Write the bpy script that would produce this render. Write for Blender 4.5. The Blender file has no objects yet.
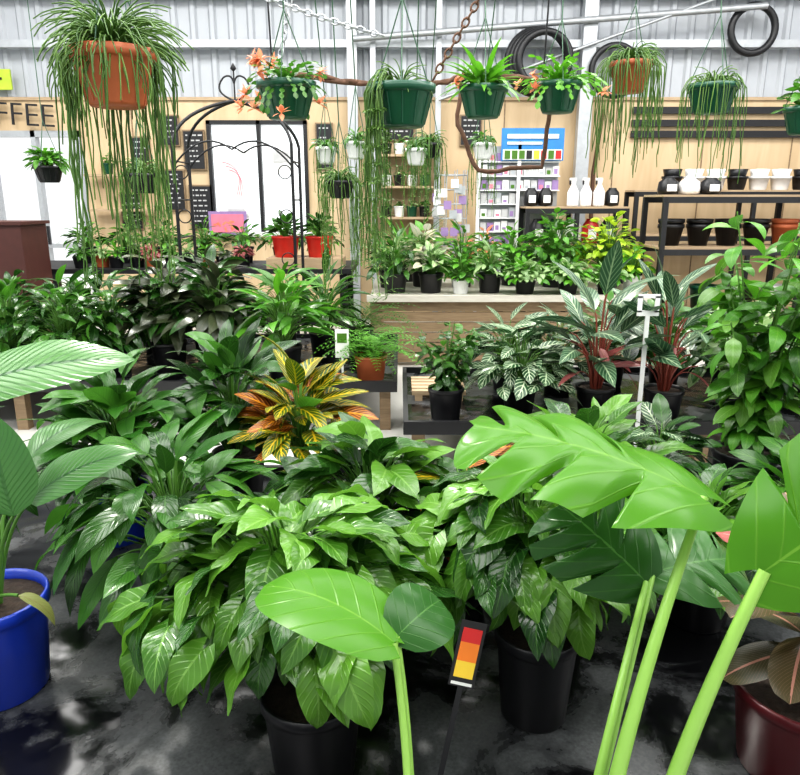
import bpy, math, random
from mathutils import Vector, Matrix
random.seed(7)
R=random.uniform
sc=bpy.context.scene
# ------------------------------------------------------------ materials
def newmat(name):
    m=bpy.data.materials.new(name); m.use_nodes=True
    nt=m.node_tree; nt.nodes.clear()
    return m,nt
def N(nt,t,**k):
    n=nt.nodes.new(t)
    for a,b in k.items(): setattr(n,a,b)
    return n
def math_(nt,op,a,b=None):
    n=N(nt,'ShaderNodeMath',operation=op)
    for i,v in enumerate((a,b)):
        if v is None: continue
        if isinstance(v,(int,float)): n.inputs[i].default_value=v
        else: nt.links.new(v,n.inputs[i])
    return n.outputs[0]
def mixc(nt,f,a,b):
    n=N(nt,'ShaderNodeMix',data_type='RGBA')
    for s,v in ((0,f),(6,a),(7,b)):
        if isinstance(v,(int,float)): n.inputs[s].default_value=v
        elif isinstance(v,tuple): n.inputs[s].default_value=(*v,1)
        else: nt.links.new(v,n.inputs[s])
    return n.outputs[2]
def plain(name,col,rough=.6,metal=0,noise=.15,nscale=12,emit=0,bump=0,coat=0):
    m,nt=newmat(name)
    out=N(nt,'ShaderNodeOutputMaterial'); p=N(nt,'ShaderNodeBsdfPrincipled')
    tc=N(nt,'ShaderNodeTexCoord'); nz=N(nt,'ShaderNodeTexNoise'); nz.inputs['Scale'].default_value=nscale
    nz.inputs['Detail'].default_value=5
    nt.links.new(tc.outputs['Object'],nz.inputs['Vector'])
    d=tuple(max(0,c*(1-noise*1.6)) for c in col); l=tuple(min(1,c*(1+noise)) for c in col)
    nt.links.new(mixc(nt,nz.outputs['Fac'],d,l),p.inputs['Base Color'])
    p.inputs['Roughness'].default_value=rough; p.inputs['Metallic'].default_value=metal
    p.inputs['Coat Weight'].default_value=coat
    if emit:
        p.inputs['Emission Color'].default_value=(*col,1); p.inputs['Emission Strength'].default_value=emit
    if bump:
        b=N(nt,'ShaderNodeBump'); b.inputs['Strength'].default_value=bump; b.inputs['Distance'].default_value=.01
        nt.links.new(nz.outputs['Fac'],b.inputs['Height']); nt.links.new(b.outputs[0],p.inputs['Normal'])
    nt.links.new(p.outputs[0],out.inputs[0])
    return m
def leafmat(name,dark,light,vein,vs=.35,vw=.16,nv=9,rib=.03,gloss=.3,trans=.22,tcol=None,spec=.5):
    m,nt=newmat(name)
    out=N(nt,'ShaderNodeOutputMaterial'); p=N(nt,'ShaderNodeBsdfPrincipled')
    uv=N(nt,'ShaderNodeUVMap'); sep=N(nt,'ShaderNodeSeparateXYZ'); nt.links.new(uv.outputs[0],sep.inputs[0])
    at=N(nt,'ShaderNodeAttribute',attribute_name='var')
    au=math_(nt,'ABSOLUTE',math_(nt,'SUBTRACT',sep.outputs[0],.5))
    ribm=math_(nt,'LESS_THAN',au,rib)
    ph=math_(nt,'FRACT',math_(nt,'SUBTRACT',math_(nt,'MULTIPLY',sep.outputs[1],nv),math_(nt,'MULTIPLY',au,nv*.55)))
    d=math_(nt,'ABSOLUTE',math_(nt,'SUBTRACT',ph,.5))
    mr=N(nt,'ShaderNodeMapRange'); nt.links.new(d,mr.inputs[0])
    mr.inputs[1].default_value=0; mr.inputs[2].default_value=vw; mr.inputs[3].default_value=vs; mr.inputs[4].default_value=0
    vm=math_(nt,'MAXIMUM',math_(nt,'MULTIPLY',ribm,min(1,vs*1.8)),mr.outputs[0])
    tc=N(nt,'ShaderNodeTexCoord'); nz=N(nt,'ShaderNodeTexNoise'); nz.inputs['Scale'].default_value=14
    nt.links.new(tc.outputs['Object'],nz.inputs['Vector'])
    f=math_(nt,'ADD',math_(nt,'MULTIPLY',at.outputs['Fac'],.75),math_(nt,'MULTIPLY',nz.outputs['Fac'],.3))
    base=mixc(nt,f,dark,light)
    col=mixc(nt,vm,base,vein)
    nt.links.new(col,p.inputs['Base Color'])
    p.inputs['Roughness'].default_value=gloss
    p.inputs['Specular IOR Level'].default_value=spec
    b=N(nt,'ShaderNodeBump'); b.inputs['Strength'].default_value=.4; b.inputs['Distance'].default_value=.005
    nt.links.new(mr.outputs[0],b.inputs['Height']); nt.links.new(b.outputs[0],p.inputs['Normal'])
    t=N(nt,'ShaderNodeBsdfTranslucent')
    if tcol is None: tcol=tuple(min(1,c*1.7) for c in light)
    t.inputs[0].default_value=(*tcol,1)
    mx=N(nt,'ShaderNodeMixShader'); mx.inputs[0].default_value=trans
    nt.links.new(p.outputs[0],mx.inputs[1]); nt.links.new(t.outputs[0],mx.inputs[2]); nt.links.new(mx.outputs[0],out.inputs[0])
    return m
L_phil=leafmat('leaf_philodendron',(.02,.085,.008),(.115,.27,.03),(.2,.38,.08),gloss=.25,spec=.55)
L_dkphil=leafmat('leaf_deep_green',(.006,.032,.006),(.03,.1,.014),(.08,.2,.04),gloss=.25,trans=.12)
L_lily=leafmat('leaf_peace_lily',(.015,.075,.01),(.07,.21,.025),(.025,.1,.015),vs=.6,vw=.2,nv=14,gloss=.25)
L_bigl=leafmat('leaf_broad_paddle',(.025,.1,.022),(.08,.21,.05),(.02,.08,.018),vs=.6,vw=.22,nv=16,gloss=.28)
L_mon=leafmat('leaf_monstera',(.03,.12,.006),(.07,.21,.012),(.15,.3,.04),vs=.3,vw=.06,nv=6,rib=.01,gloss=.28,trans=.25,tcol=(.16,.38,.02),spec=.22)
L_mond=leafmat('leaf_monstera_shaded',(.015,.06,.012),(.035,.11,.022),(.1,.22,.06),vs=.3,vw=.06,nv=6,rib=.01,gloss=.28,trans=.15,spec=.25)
L_crot=leafmat('leaf_croton',(.02,.06,.01),(.08,.15,.01),(.75,.5,.02),vs=1,vw=.2,nv=8,rib=.05,trans=.12)
L_crotr=leafmat('leaf_croton_red',(.08,.02,.01),(.25,.07,.01),(.75,.3,.02),vs=1,vw=.22,nv=9,rib=.06,trans=.12)
L_cal=leafmat('leaf_calathea',(.006,.04,.012),(.025,.09,.025),(.5,.6,.4),vs=1,vw=.22,nv=6,rib=.04,trans=.1)
L_strom=leafmat('leaf_stromanthe',(.01,.045,.02),(.035,.1,.045),(.38,.48,.3),vs=.7,vw=.2,nv=8,rib=.04,trans=.1)
L_pink=leafmat('leaf_pink',(.15,.03,.04),(.35,.1,.1),(.5,.3,.2),gloss=.4)
L_dark=leafmat('leaf_dark_purple',(.015,.024,.014),(.05,.065,.03),(.08,.08,.04),gloss=.28,trans=.08)
L_rub=leafmat('leaf_rubber',(.035,.04,.015),(.08,.06,.025),(.55,.25,.2),vs=.4,vw=.05,nv=20,rib=.03,gloss=.32,trans=.08,spec=.35)
L_rubr=leafmat('leaf_rubber_underside',(.18,.03,.03),(.34,.1,.07),(.5,.2,.16),vs=.4,vw=.05,nv=20,rib=.03,gloss=.4,trans=.1,spec=.3)
L_mid=leafmat('leaf_mid_green',(.012,.06,.008),(.065,.2,.02),(.12,.27,.04),gloss=.28)
L_lime=leafmat('leaf_lime',(.18,.32,.02),(.45,.62,.04),(.5,.65,.1),gloss=.45)
L_brt=leafmat('leaf_bright',(.03,.15,.012),(.12,.35,.025),(.2,.4,.06),gloss=.35)
L_pale=leafmat('leaf_pale',(.1,.2,.07),(.32,.46,.2),(.6,.65,.45),gloss=.45)
L_str=leafmat('strand_green',(.03,.09,.02),(.16,.28,.06),(.2,.36,.09),vs=0,gloss=.45)
L_flo=leafmat('petal_coral',(.7,.12,.05),(.9,.35,.2),(.9,.5,.35),gloss=.5)
L_whi=leafmat('petal_white',(.8,.8,.75),(.95,.95,.9),(.9,.9,.8),vs=.1,gloss=.5)
L_cream=leafmat('leaf_caladium',(.45,.36,.26),(.75,.66,.52),(.2,.4,.15),vs=.8,gloss=.5)
L_brn=leafmat('leaf_withered',(.1,.12,.03),(.18,.2,.06),(.15,.1,.04))
STEM=leafmat('stem_green',(.06,.16,.025),(.13,.28,.05),(.2,.4,.08),vs=0,gloss=.4,trans=0.05)
STEMT=leafmat('stem_light',(.16,.32,.05),(.26,.46,.09),(.4,.62,.16),vs=0,gloss=.35,trans=.05)
STEMR=leafmat('stem_red',(.2,.04,.03),(.3,.08,.05),(.3,.1,.05),vs=0,gloss=.4,trans=0)
BLACKP=plain('black_pot_plastic',(.01,.01,.012),.38)
BLUEP=plain('blue_pot_plastic',(.01,.045,.42),.35,coat=.2)
MAROON=plain('maroon_pot_plastic',(.1,.012,.016),.35)
REDP=plain('red_pot_plastic',(.6,.03,.02),.35)
TERRA=plain('terracotta_plastic',(.45,.12,.045),.5)
GREENP=plain('green_basket_plastic',(.006,.07,.035),.35)
WHITEP=plain('white_plastic',(.8,.8,.8),.4,noise=.03)
SOIL=plain('potting_soil',(.035,.022,.014),.95,noise=.5,nscale=60,bump=1)
WIRE=plain('hanger_wire',(.05,.12,.07),.5)
STEEL=plain('galvanised_steel',(.46,.48,.5),.42,.4)
IRON=plain('black_iron',(.01,.01,.012),.45)
RUST=plain('rusty_branch',(.12,.06,.035),.8,noise=.4,nscale=30,bump=.6)
BLACK=plain('black_paint',(.012,.012,.014),.55)
BROWN=plain('brown_board',(.08,.025,.02),.6)
BLUE=plain('sign_blue',(.03,.2,.5),.5)
YG=plain('sign_lime',(.45,.6,.05),.5)
ORNG=plain('label_orange',(.85,.22,.02),.5); YEL=plain('label_yellow',(.9,.6,.05),.5); RED=plain('label_red',(.6,.02,.02),.5)
PURP=plain('packet_purple',(.3,.2,.4),.5)
PINK=plain('poster_pink',(.75,.2,.28),.5)
PAPER=plain('paper_white',(.8,.8,.78),.6,noise=.03)
GLASSY=plain('glowing_frosted_pane',(.85,.88,.9),.3,noise=.03,emit=.7)  # daylight behind the window panes painted in as emission
CHALK=plain('chalk',(.5,.5,.5),.9)
def wood(name,a,b,sc_=3,stretch=(1,1,9),rough=.55):
    m,nt=newmat(name); out=N(nt,'ShaderNodeOutputMaterial'); p=N(nt,'ShaderNodeBsdfPrincipled')
    tc=N(nt,'ShaderNodeTexCoord'); mp=N(nt,'ShaderNodeMapping'); mp.inputs['Scale'].default_value=stretch
    nz=N(nt,'ShaderNodeTexNoise'); nz.inputs['Scale'].default_value=sc_; nz.inputs['Detail'].default_value=6; nz.inputs['Distortion'].default_value=1.2
    nt.links.new(tc.outputs['Object'],mp.inputs[0]); nt.links.new(mp.outputs[0],nz.inputs['Vector'])
    nt.links.new(mixc(nt,nz.outputs['Fac'],a,b),p.inputs['Base Color']); p.inputs['Roughness'].default_value=rough
    nt.links.new(p.outputs[0],out.inputs[0]); return m
PLY=wood('plywood',(.45,.31,.17),(.7,.55,.36),1.5,(3,3,.5))
WOOD=wood('bench_timber',(.12,.07,.035),(.34,.25,.15),4,(1,8,8))
WTOP=wood('weathered_top',(.45,.42,.35),(.7,.67,.6),4,(1,8,8),.4)
CREAM=wood('shelf_timber',(.3,.2,.12),(.55,.42,.27),4,(1,8,8))
CONC=plain('concrete_floor',(.62,.61,.57),.4,noise=.15,nscale=3,bump=.1)
CORR=plain('corrugated_sheet',(.43,.45,.48),.5,.1,noise=.05,nscale=2)
def wet(name):
    m,nt=newmat(name); out=N(nt,'ShaderNodeOutputMaterial'); p=N(nt,'ShaderNodeBsdfPrincipled')
    tc=N(nt,'ShaderNodeTexCoord')
    n1=N(nt,'ShaderNodeTexNoise'); n1.inputs['Scale'].default_value=3.0; n1.inputs['Detail'].default_value=9; n1.inputs['Roughness'].default_value=.6; n1.inputs['Distortion'].default_value=.4
    n2=N(nt,'ShaderNodeTexNoise'); n2.inputs['Scale'].default_value=130; n2.inputs['Detail'].default_value=3
    n3=N(nt,'ShaderNodeTexNoise'); n3.inputs['Scale'].default_value=4; n3.inputs['Detail'].default_value=2
    for n in (n1,n2,n3): nt.links.new(tc.outputs['Object'],n.inputs['Vector'])
    cr=N(nt,'ShaderNodeValToRGB'); cr.color_ramp.elements[0].position=.46; cr.color_ramp.elements[1].position=.58
    nt.links.new(n1.outputs['Fac'],cr.inputs[0])
    dry=mixc(nt,n2.outputs['Fac'],(.015,.016,.018),(.13,.135,.14))
    nt.links.new(mixc(nt,cr.outputs[0],(.005,.005,.006),dry),p.inputs['Base Color'])
    mr=N(nt,'ShaderNodeMapRange'); nt.links.new(cr.outputs[0],mr.inputs[0]); mr.inputs[3].default_value=.14; mr.inputs[4].default_value=.42
    nt.links.new(mr.outputs[0],p.inputs['Roughness'])
    b=N(nt,'ShaderNodeBump'); b.inputs['Strength'].default_value=.35; b.inputs['Distance'].default_value=.04
    nt.links.new(n3.outputs['Fac'],b.inputs['Height']); nt.links.new(b.outputs[0],p.inputs['Normal'])
    nt.links.new(p.outputs[0],out.inputs[0]); return m
WET=wet('wet_black_liner')

# ------------------------------------------------------------ mesh builder
class MB:
    def __init__(s): s.v=[];s.f=[];s.fm=[];s.sm=[];s.uv=[];s.c=[];s.mats=[]
    def mi(s,m):
        if m not in s.mats: s.mats.append(m)
        return s.mats.index(m)
    def done(s,name):
        me=bpy.data.meshes.new(name); me.from_pydata(s.v,[],s.f)
        for m in s.mats: me.materials.append(m)
        me.polygons.foreach_set('material_index',s.fm)
        me.polygons.foreach_set('use_smooth',s.sm)
        uvl=me.uv_layers.new(name='UVMap')
        li=[0]*len(me.loops); me.loops.foreach_get('vertex_index',li)
        fl=[]
        for i in li: fl.extend(s.uv[i])
        uvl.data.foreach_set('uv',fl)
        at=me.attributes.new('var','FLOAT','POINT'); at.data.foreach_set('value',s.c)
        me.update()
        o=bpy.data.objects.new(name,me); sc.collection.objects.link(o)
        if s.v:
            xs=[p[0] for p in s.v]; ys=[p[1] for p in s.v]; zs=[p[2] for p in s.v]
            c=Vector(((min(xs)+max(xs))/2,(min(ys)+max(ys))/2,min(zs)))
            me.transform(Matrix.Translation(-c)); o.location=c
        return o
def addv(mb,p,uv=(.5,.5),c=.5):
    mb.v.append((p[0],p[1],p[2])); mb.uv.append(uv); mb.c.append(c); return len(mb.v)-1
def box(mb,x0,x1,y0,y1,z0,z1,mat,M=None):
    m=mb.mi(mat); ids=[]
    for x in (x0,x1):
        for y in (y0,y1):
            for z in (z0,z1):
                p=Vector((x,y,z))
                if M: p=M@p
                ids.append(addv(mb,p))
    a=ids
    for q in ((0,1,3,2),(4,6,7,5),(0,4,5,1),(2,3,7,6),(0,2,6,4),(1,5,7,3)):
        mb.f.append([a[i] for i in q]); mb.fm.append(m); mb.sm.append(False)
def lathe(mb,prof,x,y,z,mat,seg=24,c=.5):
    m=mb.mi(mat); rows=[]
    for r,h in prof:
        rows.append([addv(mb,(x+r*math.cos(2*math.pi*i/seg),y+r*math.sin(2*math.pi*i/seg),z+h),(.5,.5),c) for i in range(seg)])
    for a,b in zip(rows,rows[1:]):
        for i in range(seg):
            j=(i+1)%seg
            mb.f.append([a[i],a[j],b[j],b[i]]); mb.fm.append(m); mb.sm.append(True)
def tube(mb,pts,r0,r1,mat,seg=5,c=.5):
    m=mb.mi(mat); pts=[Vector(p) for p in pts]; prev=None; n=len(pts); ref=None
    for k,p in enumerate(pts):
        d=(pts[min(k+1,n-1)]-pts[max(k-1,0)])
        if d.length<1e-7: d=Vector((0,0,1))
        d.normalize()
        if ref is None: ref=Vector((0,0,1)) if abs(d.z)<.8 else Vector((1,0,0))
        s=d.cross(ref)
        if s.length<1e-4: s=d.cross(Vector((0,1,0.1)))
        s.normalize(); u=s.cross(d); ref=u
        r=r0+(r1-r0)*k/max(1,n-1)
        row=[addv(mb,p+(s*math.cos(2*math.pi*i/seg)+u*math.sin(2*math.pi*i/seg))*r,(.5,.5),c) for i in range(seg)]
        if prev:
            for i in range(seg):
                j=(i+1)%seg
                mb.f.append([prev[i],prev[j],row[j],row[i]]); mb.fm.append(m); mb.sm.append(True)
        prev=row
def bez(a,b,c,n=6):
    a,b,c=Vector(a),Vector(b),Vector(c)
    return [a*(1-t)**2+b*2*t*(1-t)+c*t*t for t in [i/n for i in range(n+1)]]
SH={'ovate':(.5,.85,0,0),'heart':(.28,.95,.22,0),'lance':(.6,1.0,0,0),'strap':(.25,.6,0,0),'oval':(.5,.55,0,0),'round':(.42,.5,.1,0),'arrow':(.36,1.05,.2,0),
    'mon':(.4,.5,.2,1)}
CUTS=(.3,.55,.78)
def leaf(mb,base,d,L,W,shape,mat,fold=.25,droop=.7,nt=8,nw=4,roll=0,wav=0,c=None,nrm=None,cutd=.78):
    a,b,lobe,cut=SH[shape]; m=mb.mi(mat)
    if c is None: c=R(0,1)
    pk=a/(a+b); nm=pk**a*(1-pk)**b
    d=Vector(d).normalized()
    if nrm is not None:
        n=Vector(nrm); n=(n-d*n.dot(d)).normalized(); s=d.cross(n)
    else:
        s=d.cross(Vector((0,0,1)))
        if s.length<.05: s=Vector((R(-1,1),R(-1,1),0))
        s.normalize(); n=s.cross(d)
    if roll:
        q=Matrix.Rotation(roll,3,d); s=q@s; n=q@n
    p=Vector(base); prev=None; dl=L/nt; da=droop/nt; ph=R(0,6)
    cf,sf=math.cos(fold),math.sin(fold)
    for k in range(nt+1):
        t=k/nt
        w=(max(t,.004)**a)*(max(1-t,0)**b)/nm*W/2
        if k==0: w*=1.0 if lobe else .5
        row=[]
        for j in range(nw+1):
            u=-1+2*j/nw; au=abs(u); ww=w
            if cut:
                for sk in CUTS:
                    s2=sk+(.05 if u>0 else -.03)
                    e=max(0,1-abs(t-s2)/.034)
                    ww*=1-cutd*math.sqrt(e)
            back=-lobe*L*(au**1.3)*(1-t)**3.0
            sw=.55*au*ww if cut else .12*au*w
            wv=wav*W*math.sin(t*13+ph+(u>0)*1.7)*au*(.3+.7*(1-t))
            if cut: wv+=.03*W*math.sin(t*19)*au
            q=p+s*(u*ww*cf)+n*(au*ww*sf+wv-((.3 if cut else .15)*ww*au*au))+d*(back+sw)
            row.append(addv(mb,q,(u*.5+.5,t),c))
        if prev:
            for j in range(nw):
                mb.f.append([prev[j],prev[j+1],row[j+1],row[j]]); mb.fm.append(m); mb.sm.append(True)
        prev=row
        p=p+d*dl
        q=Matrix.Rotation(-da,3,s); d=q@d; n=q@n
def pot(mb,x,y,z,r,h,mat,taper=.78,seg=28,rim=True):
    rb=r*taper
    pr=[(0.001,0),(rb*.97,0),(rb,.004)]
    pr+=[(r*.94,h*.86),(r*.95,h*.87),(r*1.0,h*.88),(r*1.0,h*.985),(r*.985,h),(r*.94,h),(r*.92,h*.9)]
    lathe(mb,pr,x,y,z,mat,seg)
    lathe(mb,[(r*.925,h*.9),(r*.5,h*.93),(0.001,h*.92)],x,y,z,SOIL,seg)
def bush(mb,x,y,z,Rd,H,n,L,W,shape,mats,stem=None,droop=.7,fold=.25,nt=7,nw=4,el0=1.1,el1=-.5,hmin=.5,wav=0,sr=.003,sz=.7,azj=.8,rollj=.6,fall=.6,sq=1.0):
    if not isinstance(mats,(list,tuple)): mats=[mats]
    stem=stem or STEM
    for i in range(n):
        q=math.sqrt((i+.5)/n); az=i*2.39996+R(-.3,.3)
        r=Rd*q*R(.75,1.12); h=H*(1-fall*q*q)*R(hmin,1.05)
        ca,sa=math.cos(az),math.sin(az)*sq
        p1=Vector((x+r*ca,y+r*sa,z+h)); p0=Vector((x+r*.15*ca,y+r*.15*sa,z))
        tube(mb,bez(p0,(x+r*.35*ca,y+r*.35*sa,z+h*.95),p1,5),sr*1.3,sr,stem,4,R(0,1))
        el=el0+(el1-el0)*q+R(-.4,.4)
        az2=az+R(-azj,azj)
        d=(math.cos(az2)*math.cos(el),math.sin(az2)*math.cos(el),math.sin(el))
        k=R(sz,1.12)
        leaf(mb,p1,d,L*k,W*k,shape,random.choice(mats),fold*R(.6,1.5),droop*R(.5,1.4),nt,nw,R(-rollj,rollj),wav)
def straps(mb,x,y,z,n,L,W,mats,shape='lance',droop=1.2,el0=1.4,el1=.5,nt=9,nw=2,r0=.02,fold=.3):
    if not isinstance(mats,(list,tuple)): mats=[mats]
    for i in range(n):
        q=(i+.5)/n; az=i*2.39996+R(-.3,.3); el=el0+(el1-el0)*q
        d=(math.cos(az)*math.cos(el),math.sin(az)*math.cos(el),math.sin(el))
        leaf(mb,(x+r0*math.cos(az),y+r0*math.sin(az),z),d,L*R(.7,1.1),W*R(.8,1.1),shape,random.choice(mats),fold,droop*R(.6,1.2),nt,nw)
def fern(mb,x,y,z,n,L,mat,pl=.06,droop=1.6,np_=13,el0=1.4,el1=.5):
    for i in range(n):
        q=(i+.5)/n; az=i*2.39996+R(-.3,.3); el=el0+(el1-el0)*q
        d=Vector((math.cos(az)*math.cos(el),math.sin(az)*math.cos(el),math.sin(el)))
        s=d.cross(Vector((0,0,1))).normalized(); p=Vector((x,y,z)); pts=[p.copy()]; Lk=L*R(.7,1.1); c=R(0,1)
        for k in range(np_):
            p=p+d*(Lk/np_); pts.append(p.copy())
            d=Matrix.Rotation(-droop/np_,3,s)@d
            if k<2: continue
            pk=pl*(1-(k/np_)**2.5)+.01
            for sg in (-1,1):
                leaf(mb,p,s*sg+d*.35,pk,.018,'lance',mat,.1,.3,2,2,c=c)
        tube(mb,pts,.0025,.001,STEM,3)
def stemplant(mb,x,y,z,H,spread,ns,nl,L,W,shape,mats,droop=.8,stem=None,lean=.0):
    if not isinstance(mats,(list,tuple)): mats=[mats]
    for i in range(ns):
        az=i*2.4+R(-.4,.4); hh=H*R(.55,1.05); s=spread*R(.4,1)
        tp=(x+s*math.cos(az)+lean,y+s*math.sin(az),z+hh)
        pts=bez((x+R(-.02,.02),y+R(-.02,.02),z),(x+s*.4*math.cos(az),y+s*.4*math.sin(az),z+hh*.6),tp,10)
        tube(mb,pts,.006,.003,stem or STEM,5)
        for k in range(nl):
            t=.1+.9*(k+.5)/nl; f=t*10; j=min(9,int(f)); p=pts[j].lerp(pts[j+1],f-j)
            a=k*2.4+i+R(-.3,.3); el=R(-.6,.4)
            d=Vector((math.cos(a)*math.cos(el),math.sin(a)*math.cos(el),math.sin(el)))
            p2=p+d*.03; tube(mb,[p,p2],.0025,.002,stem or STEM,3)
            kk=R(.7,1.1)
            leaf(mb,p2,d,L*kk,W*kk,shape,random.choice(mats),.2,droop*R(.6,1.4),6,4,R(-.4,.4))
def torus(mb,cx,cy,cz,Rm,r,mat,M=None,seg=24,ts=8,sx=1):
    m=mb.mi(mat); rows=[]
    for i in range(seg):
        a=2*math.pi*i/seg; row=[]
        for j in range(ts):
            b=2*math.pi*j/ts
            p=Vector(((Rm+r*math.cos(b))*math.cos(a)*sx,(Rm+r*math.cos(b))*math.sin(a),r*math.sin(b)))
            if M: p=M@p
            row.append(addv(mb,p+Vector((cx,cy,cz))))
        rows.append(row)
    for i in range(seg):
        A=rows[i];B=rows[(i+1)%seg]
        for j in range(ts):
            k=(j+1)%ts
            mb.f.append([A[j],B[j],B[k],A[k]]); mb.fm.append(m); mb.sm.append(True)
def chain(mb,a,b,sag,mat,link=.035,r=.004):
    a,b=Vector(a),Vector(b); n=int((b-a).length*(1+sag)/(link*1.05))
    for i in range(n):
        t=(i+.5)/n; p=a.lerp(b,t); p.z-=sag*4*t*(1-t)
        t2=t+.01; p2=a.lerp(b,t2); p2.z-=sag*4*t2*(1-t2)
        d=(p2-p).normalized(); q=d.to_track_quat('X','Z').to_matrix()
        if i%2: q=q@Matrix.Rotation(math.pi/2,3,'X')
        torus(mb,p.x,p.y,p.z,link*.42,r,mat,q,10,4,1.5)

# ------------------------------------------------------------ room
mb=MB(); box(mb,-7,7.5,-3,10,-.1,0,CONC); mb.done('floor')
mb=MB(); box(mb,-9,9,10.16,15,-.1,-.01,CONC); mb.done('ground_outside')
YB=10
mb=MB()
for x0,x1,z0,z1 in ((-7,-5.6,0,2.95),(-5.6,-4.3,2.55,2.95),(-4.3,-2.6,0,2.95),(-2.6,-1.25,0,1.2),(-2.6,-1.25,2.68,2.95),(-1.25,7.5,0,2.95)):
    box(mb,x0,x1,YB,YB+.1,z0,z1,PLY)
m=mb.mi(CORR); x=-7; prev=None
prof=[(0,0),(.03,-.035),(.08,-.035),(.11,0),(.25,0)]
while x<7.5:
    for dx,dy in prof[:-1]:
        a=addv(mb,(x+dx,YB+.05+dy,2.95)); b=addv(mb,(x+dx,YB+.05+dy,5.2))
        if prev: mb.f.append([prev[0],a,b,prev[1]]); mb.fm.append(m); mb.sm.append(False)
        prev=(a,b)
    x+=.25
mb.done('wall_back')
mb=MB(); box(mb,-7.1,-7,-3,10.1,0,5.2,CORR); mb.done('wall_left')
mb=MB(); box(mb,7.5,7.6,-3,10.1,0,5.2,CORR); mb.done('wall_right')
mb=MB()
SK=[(-.8,.8),(2.6,4.2),(6.4,8.0)]
ys=[-3]+[v for s in SK for v in s]+[10.1]
for i in range(0,len(ys),2): box(mb,-7,7.5,ys[i],ys[i+1],5.2,5.28,CORR)
mb.done('ceiling')
mb=MB()
for xx in (-3.6,.2,1.4,2.9,4.1,5.3): box(mb,xx-.008,xx+.008,YB-.006,YB,0,2.95,WOOD)
box(mb,-7,7.5,YB-.03,YB,2.93,2.97,CREAM)
mb.done('trim_1')
mb=MB()
for xx,w,yy in ((-.62,.13,9.8),(-.35,.07,9.8),(.5,.07,9.8),(2.42,.17,9.75)):
    box(mb,xx-w/2,xx+w/2,yy,yy+.14,0,5.2,STEEL)
for z in (3.55,4.15): box(mb,-7,7.5,9.84,9.94,z,z+.09,STEEL)
mb.done('steel_frame')
mb=MB(); tube(mb,[(-.6,9.7,3.62),(4.6,9.7,4.0)],.04,.04,STEEL,4); tube(mb,[(.5,9.7,2.9),(4.6,9.7,4.3)],.02,.02,STEEL,4); mb.done('roof_brace')
for i,yy in enumerate((2.84,3.55,4.55,6.5)):
    mb=MB(); tube(mb,[(-7,yy,3.45),(7.5,yy,3.45)],.025,.025,STEEL,10); mb.done('hanging_rail')
mb=MB()
for x0,x1 in ((-5.6,-5.52),(-4.38,-4.3),(-4.98,-4.92)): box(mb,x0,x1,9.98,10.1,0,2.55,STEEL)
box(mb,-5.6,-4.3,9.98,10.1,2.47,2.55,STEEL); box(mb,-5.6,-4.3,9.98,10.1,0,.08,STEEL); box(mb,-5.6,-4.3,9.98,10.1,1.0,1.06,STEEL)
box(mb,-4.9,-4.87,9.94,9.98,1.05,1.3,IRON)
mb.done('door_1')
mb=MB()
for x0,x1 in ((-2.6,-2.55),(-1.3,-1.25),(-1.93,-1.88)): box(mb,x0,x1,9.96,10.1,1.2,2.68,IRON)
box(mb,-2.6,-1.25,9.96,10.1,2.63,2.68,IRON); box(mb,-2.66,-1.19,9.93,10.1,1.16,1.22,WHITEP)
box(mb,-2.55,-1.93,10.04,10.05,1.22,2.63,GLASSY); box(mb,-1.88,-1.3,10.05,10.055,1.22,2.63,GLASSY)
mb.done('window_1')
mb=MB(); box(mb,-2.5,-2.0,10.0,10.01,1.35,2.3,PAPER)
for i in range(3):
    tube(mb,bez((-2.42+i*.04,9.995,2.15-i*.05),(-2.1,9.995,2.1-i*.05),(-2.25+i*.03,9.995,1.7),8),.005,.003,PINK,4)
box(mb,-2.42,-2.1,9.99,10,1.42,1.46,CHALK); box(mb,-2.38,-2.15,9.99,10,1.5,1.53,CHALK)
mb.done('poster')
mb=MB(); box(mb,-1.75,-1.5,10.03,10.04,2.0,2.3,PAPER); box(mb,-1.73,-1.52,10.02,10.03,2.15,2.28,CHALK); mb.done('poster')
mb=MB(); box(mb,-2.62,-2.1,9.85,9.87,1.18,1.5,PURP); box(mb,-2.58,-2.14,9.84,9.85,1.22,1.46,PINK)
for i in range(9): leaf(mb,(R(-2.5,-2.2),9.838,R(1.28,1.38)),(R(-1,1),0,R(-1,1)),.08,.05,'ovate',L_flo,0,0,3,2,nrm=(0,-1,0))
mb.done('flower_poster')
def board(x,z,w,h,n):
    mb=MB(); box(mb,x-w/2,x+w/2,9.96,9.985,z-h/2,z+h/2,WOOD); box(mb,x-w/2+.02,x+w/2-.02,9.95,9.962,z-h/2+.02,z+h/2-.02,BLACK)
    for i in range(n):
        zz=z+h/2-.08-(h-.12)*i/n
        xx=x-w/2+.05
        while xx<x+w/2-.08:
            l=R(.02,.06); box(mb,xx,xx+l,9.945,9.951,zz,zz+.018,CHALK); xx+=l+R(.012,.03)
    mb.done('chalkboard_sign')
board(-2.78,2.3,.3,.52,6); board(-2.74,1.55,.32,.6,7); board(-3.08,1.78,.28,.55,7); board(-3.1,2.55,.28,.4,4); board(-3.7,1.5,.3,.5,5); board(-1.02,2.35,.24,.6,4)
board(-.05,2.62,.5,.4,4); board(.95,2.55,.3,.4,4); board(-3.5,2.3,.25,.35,3)
cu=bpy.data.curves.new('letter_garland','FONT'); cu.body='COFFEE'; cu.size=.42; cu.extrude=.01; cu.offset=-.006
o=bpy.data.objects.new('letter_garland',cu); cu.materials.append(BLACK); o.location=(-6.05,9.93,2.66); o.rotation_euler=(math.radians(90),math.radians(3),0); sc.collection.objects.link(o)
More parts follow.
